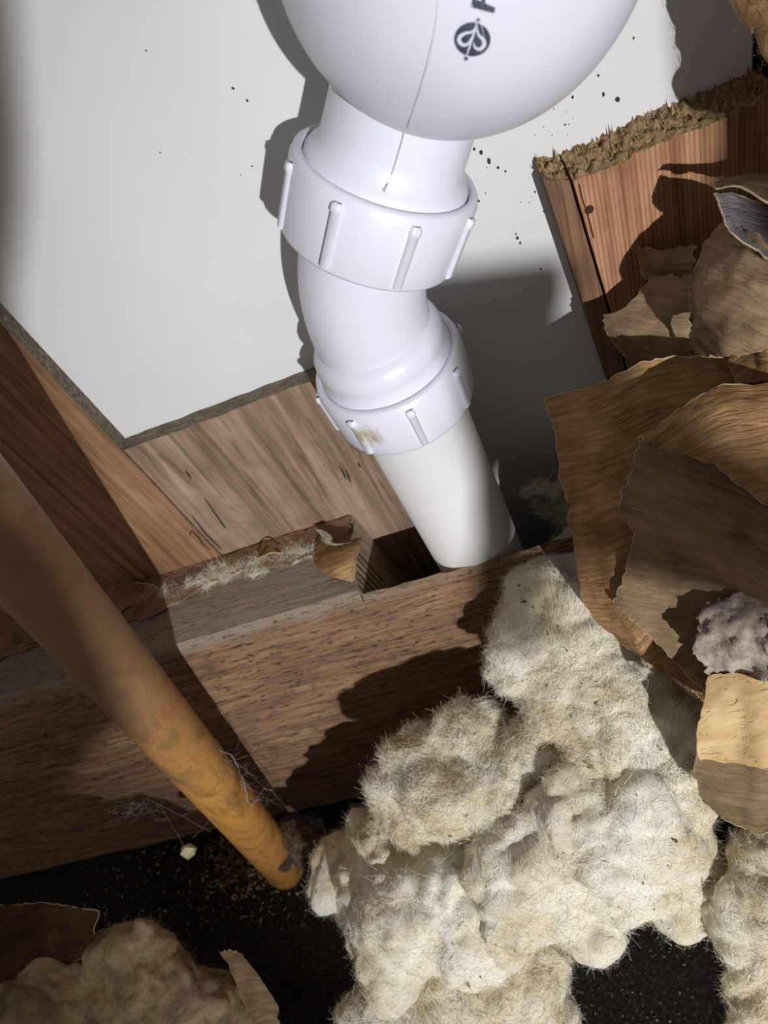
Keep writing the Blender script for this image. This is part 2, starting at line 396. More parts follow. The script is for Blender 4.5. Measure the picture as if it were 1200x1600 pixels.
o = wavy_box('backing_board', -165, -46, 238, 246, -340, -179, [M_BOARD, M_EDGE], amp=.7, nx=60, top=btop)
tag(o, 'short weathered board with upright grain under the white panel', 'board')
# cracks of the board
g = Geo()
for path in [[(300, 806), (318, 830), (332, 845), (345, 858)], [(296, 838), (300, 830), (312, 842), (318, 852), (330, 860)], [(290, 735), (298, 748)], [(320, 780), (345, 815), (352, 825)], [(560, 722), (563, 730)], [(540, 735), (548, 752)], [(532, 730), (540, 748)]]:
    P = catmull([onY(x, y, 237.3) for x, y in path], 5); P = [p+np.array([nz(p, .4), 0, nz(p+9, .4)])*.5 for p in P]
    tube(g, P, [.1+.35*math.sin(math.pi*(i+.3)/(len(P)+.3)) for i in range(len(P))], 5)
board = o
o = mk('crack', g.v, g.f, M_SPECK, board); o['kind'] = 'stuff'

# ------------------------------------------------------------------ joist with the notch for the pipe
g = Geo()
jt = lambda x: -263.0
def face_grid(x0, x1, ztop, nx, nzz, zb=-500):
    xs = np.linspace(x0, x1, nx); V = []
    for j in range(nzz):
        t = j/(nzz-1)
        for x in xs:
            z = zb+(ztop(x)-zb)*t
            rough = fbm((x*.35, 0, z), .25, 4)*.35 + fbm((x, 5, z), .02, 3)*.8
            edge = max(0, 1-(ztop(x)-z)/5.0)**2*2.2
            V.append((x, 190-rough+edge, z))
    g.add(V, [(j*nx+i, j*nx+i+1, (j+1)*nx+i+1, (j+1)*nx+i) for j in range(nzz-1) for i in range(nx-1)], 0)
    return V[-nx:]
# left, full-thickness part with its top face
rowL = face_grid(-600, -92.5, jt, 150, 70)
V = []; nyy = 14
for k in range(nyy):
    t = k/(nyy-1)
    for p in rowL: V.append((p[0], p[1]+(237.5-p[1])*t, -263+fbm((p[0], k*4, 1), .04, 4)*.7*(1 if k else 0)))
g.add(V, [(k*150+i, k*150+i+1, (k+1)*150+i+1, (k+1)*150+i) for k in range(nyy-1) for i in range(149)], 0)
# sawn wall of the notch
g.add([(-92.5, 191, -263), (-92.5, 237.5, -263), (-80, 237.5, -380), (-80, 191, -380)], [(0, 1, 2, 3)], 1)
# thin lip left in front of the pipe
lip = lambda x: -267.5 - 2.2*((x+92)/100) + nz((x, 0, 7), .15)*1.1 + nz((x, 0, 2), .5)*.5
rowR = face_grid(-92.5, 420, lip, 150, 70)
V = []
for k in range(4):
    for p in rowR: V.append((p[0], p[1]+k*.6 if p[0] < 12 else p[1]+k*15, p[2]-(.0, .3, 1.5, 60)[k] if p[0] < 12 else p[2]))
g.add(V, [(k*150+i, k*150+i+1, (k+1)*150+i+1, (k+1)*150+i) for k in range(3) for i in range(149)], 0)
box(g, -600, -81, 191.5, 237.5, -500, -380, 0)
joist = mk('floor_joist', g.v, g.f, None, mats=[M_JOIST, M_NOTCH], mi=g.m, origin=np.array([-90, 213, -500.]))
tag(joist, 'rough-sawn brown joist with a notch cut for the white drain pipe', 'joist')
# saw grooves of the notch wall
g = Geo()
for k in range(6):
    y = 194+k*4.2; P = [np.array([-92.2+12.5*t, y+t*1, -263-117*t]) for t in np.linspace(.005, .25, 8)]
    tube(g, P, .25, 4)
o = mk('saw_groove', g.v, g.f, M_DARKWOOD, joist); o['kind'] = 'stuff'

# ------------------------------------------------------------------ plank and batten at the right, with torn tops
sh = lambda p: (p[0]+(-131-p[2])*.095, p[1], p[2])
def torn_top(x0, x1, y0, y1, zf, zb, parent, n_spl, nx=90, ny=16, rough=1.8):
    xs = np.linspace(x0, x1, nx); ys = np.linspace(y0, y1, ny); V = []
    for j, y in enumerate(ys):
        t = j/(ny-1)
        for x in xs:
            z = zf(x)+(zb-0)*t + (fbm((x, y, 0), .35, 4)*rough + fbm((x, y, 4), 1.1, 3)*rough*.6)*(.35 if j == 0 else 1)
            yy = y+(nz((x, 1, 1), .6)*.5 if j == 0 else 0)
            V.append(sh((x, yy, z)))
    f = [(j*nx+i, j*nx+i+1, (j+1)*nx+i+1, (j+1)*nx+i) for j in range(ny-1) for i in range(nx-1)]
    mk('cut_end', V, f, M_CHIP, parent)
    G = Geo()
    for _ in range(n_spl):
        x = random.uniform(x0, x1); y = random.uniform(y0+.3*(y1-y0), y1-.3); h = random.uniform(.8, 2.6)*(2.2 if random.random() < .12 else 1); r = random.uniform(.2, .7)
        c = np.array(sh((x, y, zf(x)+zb*(y-y0)/(y1-y0)-.3))); tip = c+np.array([random.uniform(-.8, .6), random.uniform(-.8, .3), h])
        G.add([c+np.array([r, 0, 0]), c+np.array([-r*.6, r*.7, 0]), c+np.array([-r*.6, -r*.7, 0]), tip], [(0, 1, 3), (1, 2, 3), (2, 0, 3)])
    s = mk('splinter', G.v, G.f, M_SPLINTER, parent, smooth=False); s['kind'] = 'stuff'
plank = empty('pine_plank', (75, 238, -330), 'orange pine plank with fine upright grain and ragged sawn top', 'plank')
ptop = lambda x: -135.5 - .0*(x-38) + (1.2 if x > 58 else 0) + nz((x, 8, 0), .3)*.5
o = wavy_box('plank_body', 38.6, 103, 234, 245.8, -330, -136, [M_PLANK, M_PLANK], plank, amp=.25, nx=70, top=ptop, shear=sh)
torn_top(38.6, 103, 234, 245.8, ptop, 4.5, plank, 110)
# knot hole
c = onY(921, 328, 233.7); g = Geo(); lathe(g, c+np.array([0, .6, 0]), (0, -1, 0), [(.3, 0.05), (.35, .8), (.6, 1.0), (.75, 1.3), (.5, 1.6)], 14); mk('knot', g.v, g.f, M_DARKWOOD, plank)
g = Geo(); P = [onY(x, y, 233.75) for x, y in [(905, 288), (910, 310), (918, 335), (928, 372)]]; tube(g, catmull(P, 5), .2, 5); o = mk('crack', g.v, g.f, M_DARKWOOD, plank)
batten = empty('timber_batten', (40, 238, -330), 'narrow grey-brown batten between the white panel and the orange plank', 'batten')
bt = lambda x: -131.5-(x-30)*.45 + nz((x, 2, 0), .6)*.8
wavy_box('batten_body', 30, 37.6, 234.6, 245.8, -330, -131.5, [M_BATTEN, M_BATTEN], batten, amp=.3, nx=14, top=bt, shear=sh)
torn_top(30, 37.6, 234.6, 245.8, bt, 2.5, batten, 26, nx=24)
# ragged dust left on the panel edge beyond the plank
# ------------------------------------------------------------------ kraft strip, fluff and scraps on the joist top
def sheet(name, grid, mat, parent=None, n=10, th=.45, wav=1.2, rag=1.0, world=False, sub=None, edge_mat=None, wscale=.06, crep=.25):
    rows = [[(np.asarray(p, float) if world else W(*p)) for p in r] for r in grid]
    if not world and min(r[-1][0] for r in grid) > 1190:         # these sheets run on to the timber at the right
        rows = [r+[np.array([109.5, r[-1][1]+10, r[-1][2]-4])] for r in rows]
    rows = [catmull(r, n) for r in rows]; nc = len(rows[0])
    cols = [catmull([r[i] for r in rows], n) for i in range(nc)]; nr = len(cols[0])
    A = np.array([[cols[i][j] for i in range(nc)] for j in range(nr)])
    def refine(L):
        return np.array([0, .16]+list(range(1, L-1))+[L-1.16, L-1])
    def lin(A, t, ax):
        i0 = np.clip(np.floor(t).astype(int), 0, A.shape[ax]-2); w = (t-i0); sh_ = [1, 1, 1]; sh_[ax] = -1; w = w.reshape(sh_)
        return np.take(A, i0, ax)*(1-w)+np.take(A, i0+1, ax)*w
    A = lin(lin(A, refine(nr), 0), refine(nc), 1); nr += 2; nc += 2
    du = np.gradient(A, axis=1); dv = np.gradient(A, axis=0)
    Nn = np.cross(du, dv); Nn /= np.maximum(np.linalg.norm(Nn, axis=2, keepdims=True), 1e-9)
    seed = random.random()*50
    B = A.copy()
    for j in range(nr):
        for i in range(nc):
            p = A[j, i]; v = Vector(p)*wscale+Vector((seed, 0, 0))
            B[j, i] += Nn[j, i]*(noise.fractal(v, .9, 2, 4, noise_basis='PERLIN_ORIGINAL')*wav + noise.noise(Vector((i*.25, j*1.3, seed)))*crep)
            if rag and (i in (0, 1, nc-2, nc-1) or j in (0, 1, nr-2, nr-1)):
                ii = 0 if i < 2 else (nc-1 if i > nc-3 else i); jj = 0 if j < 2 else (nr-1 if j > nr-3 else j)
                d = du[j, i]/(np.linalg.norm(du[j, i])+1e-9)*(1 if ii in (0, nc-1) else 0)+dv[j, i]/(np.linalg.norm(dv[j, i])+1e-9)*(1 if jj in (0, nr-1) else 0)
                B[j, i] += d*(noise.noise(Vector((ii*.55, jj*.55, seed)))*1.3+noise.noise(Vector((ii*1.7, jj*1.7, seed)))*.7)*rag
    V = B.reshape(-1, 3); V2 = (B+Nn*th).reshape(-1, 3); f = []; m = []
    rim = lambda i, j: 1 if (i in (0, nc-2) or j in (0, nr-2)) and noise.noise(Vector((i*.4, j*.4, seed))) > -.25 else 0
    K = nr*nc
    for j in range(nr-1):
        for i in range(nc-1):
            a = (j*nc+i, j*nc+i+1, (j+1)*nc+i+1, (j+1)*nc+i); mm = rim(i, j)
            f.append(a); m.append(mm); f.append(tuple(k+K for k in a[::-1])); m.append(mm)
    def side(idx):
        for a, b in zip(idx[:-1], idx[1:]): f.append((a, b, b+K, a+K)); m.append(1)
    side(list(range(nc))); side([(nr-1)*nc+i for i in range(nc)]); side([j*nc for j in range(nr)]); side([j*nc+nc-1 for j in range(nr)])
    lu = np.linalg.norm(du, axis=2).cumsum(1)/100; lv = np.linalg.norm(dv, axis=2).cumsum(0)/100
    uv = np.stack([lu, lv], 2).reshape(-1, 2); uv = np.vstack([uv, uv])
    o = mk(name, np.vstack([V, V2]), f, None, parent, mats=[mat, edge_mat or M_TORN], mi=m, uv=uv)
    return o
ys0 = [(x, 237, -261.8) for x in np.linspace(-300, -93, 12)]
ym = [(x, 229+nz((x, 0, 3), .05)*3, -261.0-abs(nz((x, 1, 3), .08))*.6) for x in np.linspace(-300, -93, 12)]
ye = [(x, 219+nz((x, 0, 9), .06)*7-(6 if x < -170 else 0), -260.6+nz((x, 4, 3), .1)*1.2) for x in np.linspace(-300, -93, 12)]
o = sheet('paper_strip', [ys0, ym, ye], M_KRAFTRED, world=True, n=7, wav=.5, rag=1.6, wscale=.1, crep=.15, edge_mat=M_KRAFTRED)
tag(o, 'reddish-brown paper strip with ragged edge along the joist top', 'paper')

# ------------------------------------------------------------------ fibrous masses
def blob_mesh(blobs, vox):
    bm = bmesh.new()
    for c, r in blobs:
        r = np.array([r, r, r]) if np.isscalar(r) else np.array(r)
        mt = Matrix.Translation(Vector(c)) @ Matrix.Diagonal((*r, 1))
        bmesh.ops.create_icosphere(bm, subdivisions=3, radius=1, matrix=mt)
    me = bpy.data.meshes.new('tmp'); bm.to_mesh(me); bm.free()
    ob = bpy.data.objects.new('tmp', me); COL.objects.link(ob)
    md = ob.modifiers.new('r', 'REMESH'); md.mode = 'VOXEL'; md.voxel_size = vox
    dg = bpy.context.evaluated_depsgraph_get(); ev = ob.evaluated_get(dg); m2 = ev.to_mesh()
    n = len(m2.vertices); v = np.zeros(n*3); m2.vertices.foreach_get('co', v); nn = np.zeros(n*3); m2.vertices.foreach_get('normal', nn)
    f = [tuple(p.vertices) for p in m2.polygons]
    ev.to_mesh_clear(); bpy.data.objects.remove(ob); bpy.data.meshes.remove(me)
    return v.reshape(-1, 3), nn.reshape(-1, 3), f
def smooth_normals(v, f):
    q = np.array([t if len(t) == 4 else (*t, t[-1]) for t in f]); nrm = np.cross(v[q[:, 2]]-v[q[:, 0]], v[q[:, 3]]-v[q[:, 1]])
    out = np.zeros_like(v)
    for k in range(4): np.add.at(out, q[:, k], nrm)
    return out/np.maximum(np.linalg.norm(out, axis=1, keepdims=True), 1e-9)
def lap(v, f, it):
    q = np.array([t if len(t) == 4 else (*t, t[-1]) for t in f])
    for _ in range(it):
        s = np.zeros_like(v); c = np.zeros(len(v))
        for a, b in ((0, 1), (1, 2), (2, 3), (3, 0)):
            np.add.at(s, q[:, a], v[q[:, b]]); np.add.at(c, q[:, a], 1); np.add.at(s, q[:, b], v[q[:, a]]); np.add.at(c, q[:, b], 1)
        v = v*.4+.6*s/c[:, None]
    return v
def fibre_mesh(v, n, num, fl, fw, mat, parent, seed, lift=.10, K=3):
    idx = rng.integers(0, len(v), num); p = v[idx]+rng.normal(size=(num, 3))*.5; nn = n[idx]
    comb = np.array([nvec(Vector(q)*.035+seed) for q in p])
    t = comb*2.0+rng.normal(size=(num, 3))*.75; t -= nn*(t*nn).sum(1, keepdims=True); t /= np.linalg.norm(t, axis=1, keepdims=True)+1e-9
    s = np.cross(nn, t); L = (fl*rng.uniform(.3, 1.1, num)**1.5)[:, None]
    curl = rng.normal(size=(num, 3))*.35; lf = rng.random((num, 1))**2*lift*2.2
    w = fw*rng.uniform(.6, 1.3, num)[:, None]
    tilt = s*.8+nn*rng.normal(size=(num, 1))*.6
    V = np.zeros((num, K*2, 3))
    for k in range(K):
        u = k/(K-1); c = p+t*L*u+nn*(L*lf*u*(1.2-.4*u)+.05)+curl*L*u*u*.8
        V[:, 2*k] = c-tilt*w*(1-.6*u); V[:, 2*k+1] = c+tilt*w*(1-.6*u)
    base = (np.arange(num)*K*2)[:, None, None]
    q = np.array([[2*k, 2*k+1, 2*k+3, 2*k+2] for k in range(K-1)])[None]+base
    pb = base_of(parent); V = ((V.reshape(-1, 3)-pb)*MM).astype(np.float32); q = q.reshape(-1, 4)
    me = bpy.data.meshes.new('fibre'); me.vertices.add(len(V)); me.vertices.foreach_set('co', V.ravel())
    me.loops.add(q.size); me.loops.foreach_set('vertex_index', q.ravel().astype(np.int32))
    me.polygons.add(len(q)); me.polygons.foreach_set('loop_start', np.arange(0, q.size, 4, dtype=np.int32)); me.polygons.foreach_set('loop_total', np.full(len(q), 4, dtype=np.int32))
    me.materials.append(mat); me.update(calc_edges=True)
    ob = bpy.data.objects.new('fibre', me); COL.objects.link(ob); ob.parent = parent
    return ob
def fluff(name, blobs, label, cat, mat, fmat, group=None, vox=1.3, amp=1.0, fib=7000, fl=5.2, fw=.07, parent=None, swirl=1.0):
    v, n, f = blob_mesh(blobs, vox)
    v = lap(v, f, 22); n = smooth_normals(v, f); seed = Vector((random.random()*90, random.random()*90, 3))
    out = v.copy()
    for i in range(len(v)):
        p = Vector(v[i])
        w = nvec(p*.02+seed)*14*swirl
        q = p+w
        b1 = abs(noise.noise(q*.030+seed)); b2 = abs(noise.noise(q*.075+seed*2)); b3 = abs(noise.noise(Vector((q.x*.22, q.y*.22, q.z*.16))+seed))
        st = noise.noise(Vector((q.x*.18+q.z*.1, q.y*.6, q.z*.5))+seed)     # combed strands
        st2 = noise.noise(Vector((q.x*.10, q.y*.45+q.x*.3, q.z*.75))+seed)
        fine = noise.fractal(p*.5+seed, .8, 2, 3, noise_basis='PERLIN_ORIGINAL')
        out[i] += n[i]*amp*(b1**.8*9+b2*6.5+b3*1.3+st*1.3+st2*1.1+fine*.3-3.5)
    out = lap(out, f, 2); n = smooth_normals(out, f)
    o = mk(name, out, f, mat, parent)
    if parent is None: tag(o, label, cat, group)
    # loose fibres
    if fib:
        q = fibre_mesh(out, n, fib, fl, fw, fmat, o if parent is None else parent, seed); q['kind'] = 'stuff'
    if group:                                                     # crumbs of bark and dirt caught in the wool
        G = Geo()
        for i in rng.integers(0, len(out), 260):
            c = out[i]+n[i]*.35; r = rng.uniform(.25, .95)*(1.8 if rng.random() < .06 else 1)
            G.add([c+rng.normal(size=3)*r*.7 for _ in range(4)], [(0, 1, 2), (0, 3, 1), (1, 3, 2), (0, 2, 3)], int(rng.random() < .5))
        q = mk('dirt_crumb', G.v, G.f, None, o, smooth=False, mats=[M_CHIP, M_DIRT], mi=G.m); q['kind'] = 'stuff'
    return o
def B(*L): return [(W(x, y, d), r*d/F) for x, y, d, r in L]
# white fluff on the joist top
wl = catmull([np.array(p, float) for p in [(255, 932), (300, 912), (350, 897), (400, 884), (450, 872), (500, 866)]], 12)
bl = []
for i, p in enumerate(wl):
    for _ in range(2):
        c = onZ(p[0]+random.gauss(0, 5), p[1]+random.gauss(0, 6), -261.6); r = random.uniform(.8, 2.2); bl.append((c, (r*1.8, r*1.2, r*.55)))
fluff('wool_wisp', bl, 'thin line of white fluff along the ragged paper strip', 'fluff', M_FLUFF, M_FIB, vox=.6, amp=.12, fib=9000, fl=4.5, fw=.05)
bl = [(onY(x, y, 222), r) for x, y, r in [(820, 770, 3.5), (845, 762, 4.5), (868, 770, 5), (855, 795, 5), (875, 810, 5), (885, 790, 5), (885, 750, 4), (840, 785, 3)]]
bl += [((20, 215, -290), 14), ((30, 212, -300), 16)]
fluff('wool_tuft', bl, 'small dull tuft of wool behind the foot of the white drain pipe', 'wool tuft', M_FLUFF, M_FIB, vox=1.0, amp=.35, fib=9000, fl=4.5)

# insulation heap, lying in the cavity in front of the joist
GR = 'pale wool insulation heaped in front of the joist'
fluff('insulation_clump', B((855, 930, 325, 60), (835, 1010, 322, 62), (815, 1050, 322, 45), (905, 985, 315, 75), (880, 1090, 312, 62), (960, 1070, 308, 80), (960, 1150, 305, 80), (1045, 1140, 300, 62), (1050, 1200, 298, 60), (880, 900, 332, 40), (895, 870, 338, 30), (905, 845, 342, 22), (790, 1000, 335, 32), (800, 960, 338, 30),
      (930, 900, 330, 50), (960, 980, 325, 60)), 'rolled upper clump of pale insulation leaning against joist under the brown paper', 'insulation', M_WOOL, M_FIB, GR, fib=60000)
fluff('insulation_clump', B((620, 1240, 345, 48), (660, 1195, 345, 52), (735, 1160, 340, 62), (700, 1240, 335, 72), (770, 1230, 328, 75), (830, 1180, 325, 55), (640, 1275, 340, 45), (760, 1130, 338, 32)),
      'left middle clump of pale insulation with combed folds beside the joist', 'insulation', M_WOOL, M_FIB, GR, fib=60000)
fluff('insulation_clump', B((530, 1345, 410, 42), (512, 1385, 400, 28), (580, 1390, 365, 55), (620, 1330, 362, 62), (640, 1430, 338, 80), (700, 1400, 328, 75), (590, 1455, 352, 50), (620, 1510, 340, 62), (575, 1300, 385, 40), (730, 1470, 324, 72), (680, 1330, 345, 60), (740, 1360, 335, 60))
      + [(np.array([-130, 110, -440.]), 50), (np.array([-120, 100, -475.]), 42)],
      'lower left clump of yellowish insulation jutting over the black gap', 'insulation', M_WOOL, M_FIB, GR, fib=60000)
fluff('insulation_clump', B((820, 1350, 312, 85), (910, 1300, 302, 90), (1000, 1270, 296, 85), (970, 1370, 300, 72), (1050, 1310, 296, 62), (800, 1430, 312, 65), (880, 1400, 310, 60), (1060, 1420, 300, 40), (930, 1450, 305, 40), (1080, 1370, 296, 45), (1070, 1250, 292, 50))
      + [(np.array([-60, 110, -390.]), 45), (np.array([-75, 115, -450.]), 45)],
      'broad middle clump of pale grey insulation above the dark hollow', 'insulation', M_WOOL, M_FIB, GR, fib=60000)
fluff('insulation_clump', B((640, 1590, 345, 78), (720, 1560, 335, 82), (800, 1540, 330, 74), (840, 1500, 330, 50), (570, 1600, 350, 48), (740, 1650, 332, 90), (840, 1600, 330, 48)),
      'bottom clump of creamy insulation at the front of the heap', 'insulation', M_WOOL, M_FIB, GR, fib=60000)
fluff('insulation_clump', B((1190, 1335, 285, 52), (1160, 1420, 282, 55), (1200, 1480, 280, 68), (1180, 1560, 280, 45), (1230, 1400, 280, 78), (1190, 1610, 282, 40), (1140, 1440, 284, 32)),
      'white wool clump close to the viewer below the split yellow wood', 'insulation', M_WOOL, M_FIB, fib=16000)
fluff('insulation_clump', B((150, 1580, 385, 80), (240, 1550, 385, 72), (320, 1580, 390, 62), (190, 1500, 385, 48), (222, 1460, 388, 26), (245, 1490, 385, 30), (60, 1600, 370, 80), (380, 1600, 395, 42), (200, 1680, 390, 120)),
      'dirty brown and yellow insulation lump in the lower left corner', 'insulation', M_WOOLDIRT, M_FIBDIRT, fib=22000, amp=.9)

# ------------------------------------------------------------------ kraft paper sheets
GP = 'torn brown paper at the right'
o = sheet('kraft_sheet', [
    [(848, 622, 262), (905, 608, 254), (940, 596, 250), (1000, 568, 240), (1080, 556, 236), (1140, 562, 232)],
    [(868, 692, 264), (915, 680, 256), (960, 668, 250), (1030, 650, 244), (1110, 640, 240), (1180, 630, 236)],
    [(885, 790, 268), (920, 785, 262), (950, 780, 256), (1010, 770, 250), (1080, 760, 246), (1160, 750, 242)],
    [(900, 880, 274), (930, 875, 268), (960, 870, 262), (1010, 860, 256), (1080, 850, 252), (1160, 850, 248)],
    [(918, 955, 282), (945, 962, 276), (970, 966, 270), (1010, 970, 268), (1060, 970, 266), (1120, 970, 264)],
    [(980, 1015, 286), (1000, 1028, 280), (1020, 1042, 276), (1050, 1060, 273), (1085, 1085, 270), (1100, 1100, 268)]],
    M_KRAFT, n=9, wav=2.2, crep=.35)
tag(o, 'large creased brown paper sheet hanging nearest the white drain pipe', 'paper', GP)
o = sheet('kraft_sheet', [
    [(1000, 684, 226), (1050, 700, 224), (1120, 725, 219), (1215, 770, 212)],
    [(984, 740, 232), (1050, 760, 226), (1120, 800, 219), (1218, 850, 211)],
    [(966, 795, 236), (1040, 830, 228), (1120, 870, 219), (1222, 920, 211)],
    [(988, 838, 246), (1050, 880, 244), (1130, 920, 240), (1230, 980, 236)],
    [(972, 905, 256), (1040, 950, 254), (1110, 990, 251), (1215, 1040, 248)],
    [(958, 942, 262), (1020, 1000, 260), (1080, 1060, 258), (1130, 1110, 256)]],
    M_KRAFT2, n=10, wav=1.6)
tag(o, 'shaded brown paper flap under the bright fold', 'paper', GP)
o = sheet('kraft_sheet', [
    [(1001, 683, 221), (1065, 638, 218), (1130, 608, 215), (1240, 588, 212)],
    [(1002, 684, 220), (1068, 662, 214), (1130, 640, 210), (1240, 630, 206)],
    [(1003, 686, 219), (1068, 690, 213), (1125, 690, 208), (1240, 710, 204)],
    [(1004, 688, 219), (1060, 711, 215), (1116, 724, 211), (1240, 796, 206)]],
    M_KRAFT, n=10, wav=1.4)
tag(o, 'bright folded-over brown paper lit by the torch', 'paper', GP)
o = sheet('kraft_sheet', [
    [(1132, 345, 236), (1150, 350, 220), (1180, 362, 210), (1228, 380, 208)],
    [(1097, 400, 236), (1120, 408, 218), (1165, 420, 207), (1228, 430, 205)],
    [(1075, 460, 238), (1105, 470, 219), (1155, 480, 208), (1228, 480, 205)],
    [(1074, 520, 240), (1105, 525, 222), (1155, 530, 211), (1228, 520, 208)],
    [(1082, 556, 242), (1115, 556, 226), (1150, 548, 216), (1228, 532, 211)]],
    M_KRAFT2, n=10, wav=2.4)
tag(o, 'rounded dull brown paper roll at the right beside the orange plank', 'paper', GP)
o = sheet('kraft_sheet', [
    [(1136, 548, 230), (1170, 530, 222), (1220, 522, 214)], [(1138, 575, 231), (1172, 570, 223), (1222, 566, 215)], [(1150, 600, 232), (1182, 596, 226), (1222, 588, 218)]],
    M_KRAFT, n=9, wav=1.2)
tag(o, 'small torn paper flap between the paper roll and the bright fold', 'paper', GP)
o = sheet('kraft_sheet', [
    [(1018, 433, 258), (1048, 430, 252), (1078, 430, 246)], [(978, 478, 261), (1022, 480, 255), (1078, 480, 248)], [(943, 498, 264), (1010, 520, 257), (1078, 520, 250)],
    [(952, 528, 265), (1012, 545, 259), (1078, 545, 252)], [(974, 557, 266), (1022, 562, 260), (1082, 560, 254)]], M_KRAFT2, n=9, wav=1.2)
tag(o, 'leaf-shaped brown paper flap in front of the orange plank', 'paper', GP)
o = sheet('kraft_sheet', [
    [(996, 384, 262), (1030, 390, 256), (1085, 384, 250)], [(1000, 408, 263), (1032, 412, 257), (1085, 405, 250)], [(1006, 434, 264), (1042, 432, 259), (1085, 428, 253)]], M_KRAFT2, n=8, wav=1.4)
tag(o, 'small dark paper scrap lying against the orange plank', 'paper', GP)
roll = empty('kraft_roll', W(1200, 380, 225), 'open-ended curl of brown paper with grey inside and pale torn rim', 'paper', GP)
sheet('outer_layer', [
    [(1150, 283, 236), (1180, 272, 234), (1228, 268, 230)], [(1122, 284, 224), (1160, 276, 220), (1228, 276, 214)], [(1116, 294, 212), (1155, 293, 204), (1228, 316, 196)]], M_KRAFT2, roll, n=9, wav=.8, rag=.6)
sheet('inner_layer', [
    [(1118, 300, 214), (1155, 306, 228), (1228, 325, 226)], [(1128, 328, 211), (1165, 340, 222), (1228, 350, 219)], [(1142, 360, 208), (1182, 386, 206), (1228, 402, 202)]], M_KRAFTGREY, roll, n=9, wav=.8, rag=.6)
# scrap curled over the edge of the notch
d0 = lambda x, y, Z: float(onZ(x, y, Z) @ (R.T[2]) if False else np.linalg.norm(onZ(x, y, Z))/np.linalg.norm(ray(x, y)))
scrap = empty('paper_scrap', onZ(530, 880, -263), 'curled tan paper scrap with white torn rim beside the notch', 'paper')
Zs = lambda x, y, Z: tuple(onZ(x, y, Z))
sheet('paper_curl', [[Zs(500, 848, -258), Zs(525, 850, -256), Zs(552, 842, -257), Zs(566, 838, -259)], [Zs(492, 868, -259), Zs(520, 868, -253), Zs(548, 862, -253), Zs(562, 856, -257)],
    [Zs(494, 886, -259), Zs(522, 890, -253), Zs(545, 888, -254), Zs(556, 885, -257)], [Zs(510, 897, -261), Zs(530, 904, -258), Zs(545, 908, -259), Zs(553, 910, -261)]], M_KRAFT, scrap, world=True, n=7, wav=.5, rag=.5)
sheet('torn_lip', [[Zs(490, 826, -259), Zs(508, 830, -256), Zs(518, 838, -256)], [Zs(500, 836, -259), Zs(512, 842, -255), Zs(524, 852, -255)], [Zs(500, 846, -259), Zs(520, 852, -255), Zs(550, 848, -256)]], M_FLUFF, scrap, world=True, n=6, wav=.5, rag=.5, edge_mat=M_FLUFF)
o = sheet('paper_scrap', [[Zs(405, 862, -260), Zs(420, 850, -256), Zs(435, 858, -259)], [Zs(402, 872, -259), Zs(420, 864, -254), Zs(440, 864, -258)]], M_KRAFT, world=True, n=6, wav=.3, rag=.3)
tag(o, 'tiny triangular tan paper scrap on the reddish strip', 'paper')
o = sheet('paper_scrap', [[Zs(-30, 960, -262), Zs(60, 930, -258), Zs(190, 905, -260)], [Zs(-20, 990, -260), Zs(80, 960, -256), Zs(245, 915, -258)], [Zs(-10, 1020, -261), Zs(120, 985, -259), Zs(225, 940, -261)]], M_KRAFTRED, world=True, n=8, wav=2, rag=1.5)
tag(o, 'dusty paper flap on the joist behind the copper pipe', 'paper')
# paper of the lower left lump
o = sheet('kraft_sheet', [[(-40, 1416, 388), (20, 1412, 387), (80, 1412, 387), (155, 1424, 388)], [(-40, 1480, 378), (20, 1470, 379), (75, 1470, 380), (140, 1490, 382)], [(-40, 1560, 369), (15, 1545, 370), (60, 1540, 372), (105, 1555, 374)], [(-40, 1640, 362), (0, 1630, 363), (40, 1620, 364), (80, 1625, 366)]], M_KRAFTDK, n=9, wav=2)
tag(o, 'dark brown paper facing on the lower left lump', 'paper')
o = sheet('kraft_sheet', [[(345, 1488, 382), (362, 1484, 382), (376, 1490, 382)], [(365, 1525, 379), (390, 1528, 378), (412, 1535, 378)], [(385, 1575, 376), (412, 1570, 375), (432, 1572, 375)], [(400, 1620, 372), (425, 1620, 372), (440, 1620, 372)]], M_KRAFT2, n=8, wav=1.6)
tag(o, 'ragged paper tatter on the right of the lower left lump', 'paper')

# ------------------------------------------------------------------ torn edge of the opening, near the viewer
o = empty('split_timber', W(1160, 1150, 234), 'split pale yellow wood at the right edge close to the viewer', 'wood')
sheet('split_face', [[(1104, 1056, 240.0), (1150, 1052, 234.0), (1240, 1060, 226.0)], [(1098, 1100, 239.0), (1150, 1100, 233.0), (1240, 1105, 225.0)], [(1090, 1145, 240.0), (1150, 1150, 234.0), (1240, 1150, 225.0)], [(1092, 1186, 242.0), (1150, 1190, 236.0), (1240, 1192, 226.0)]], M_RAW, o, n=8, th=9, wav=.9, rag=.6, edge_mat=M_RAW)
gt = sheet('torn_layer', [[(1090, 962, 240.0), (1120, 935, 238.0), (1150, 928, 236.0), (1195, 918, 232.0), (1250, 900, 226.0)], [(1084, 990, 239.0), (1118, 968, 235.0), (1150, 965, 234.0), (1195, 960, 230.0), (1250, 950, 224.0)],
    [(1086, 1020, 239.0), (1120, 1010, 235.0), (1150, 1010, 232.0), (1195, 1010, 228.0), (1250, 1005, 223.0)], [(1104, 1054, 240.0), (1130, 1056, 236.0), (1160, 1058, 233.0), (1200, 1062, 229.0), (1250, 1062, 224.0)]], M_GREYTORN, o, n=8, th=5, wav=3.5, rag=1.8, edge_mat=M_GREYTORN, wscale=.16)
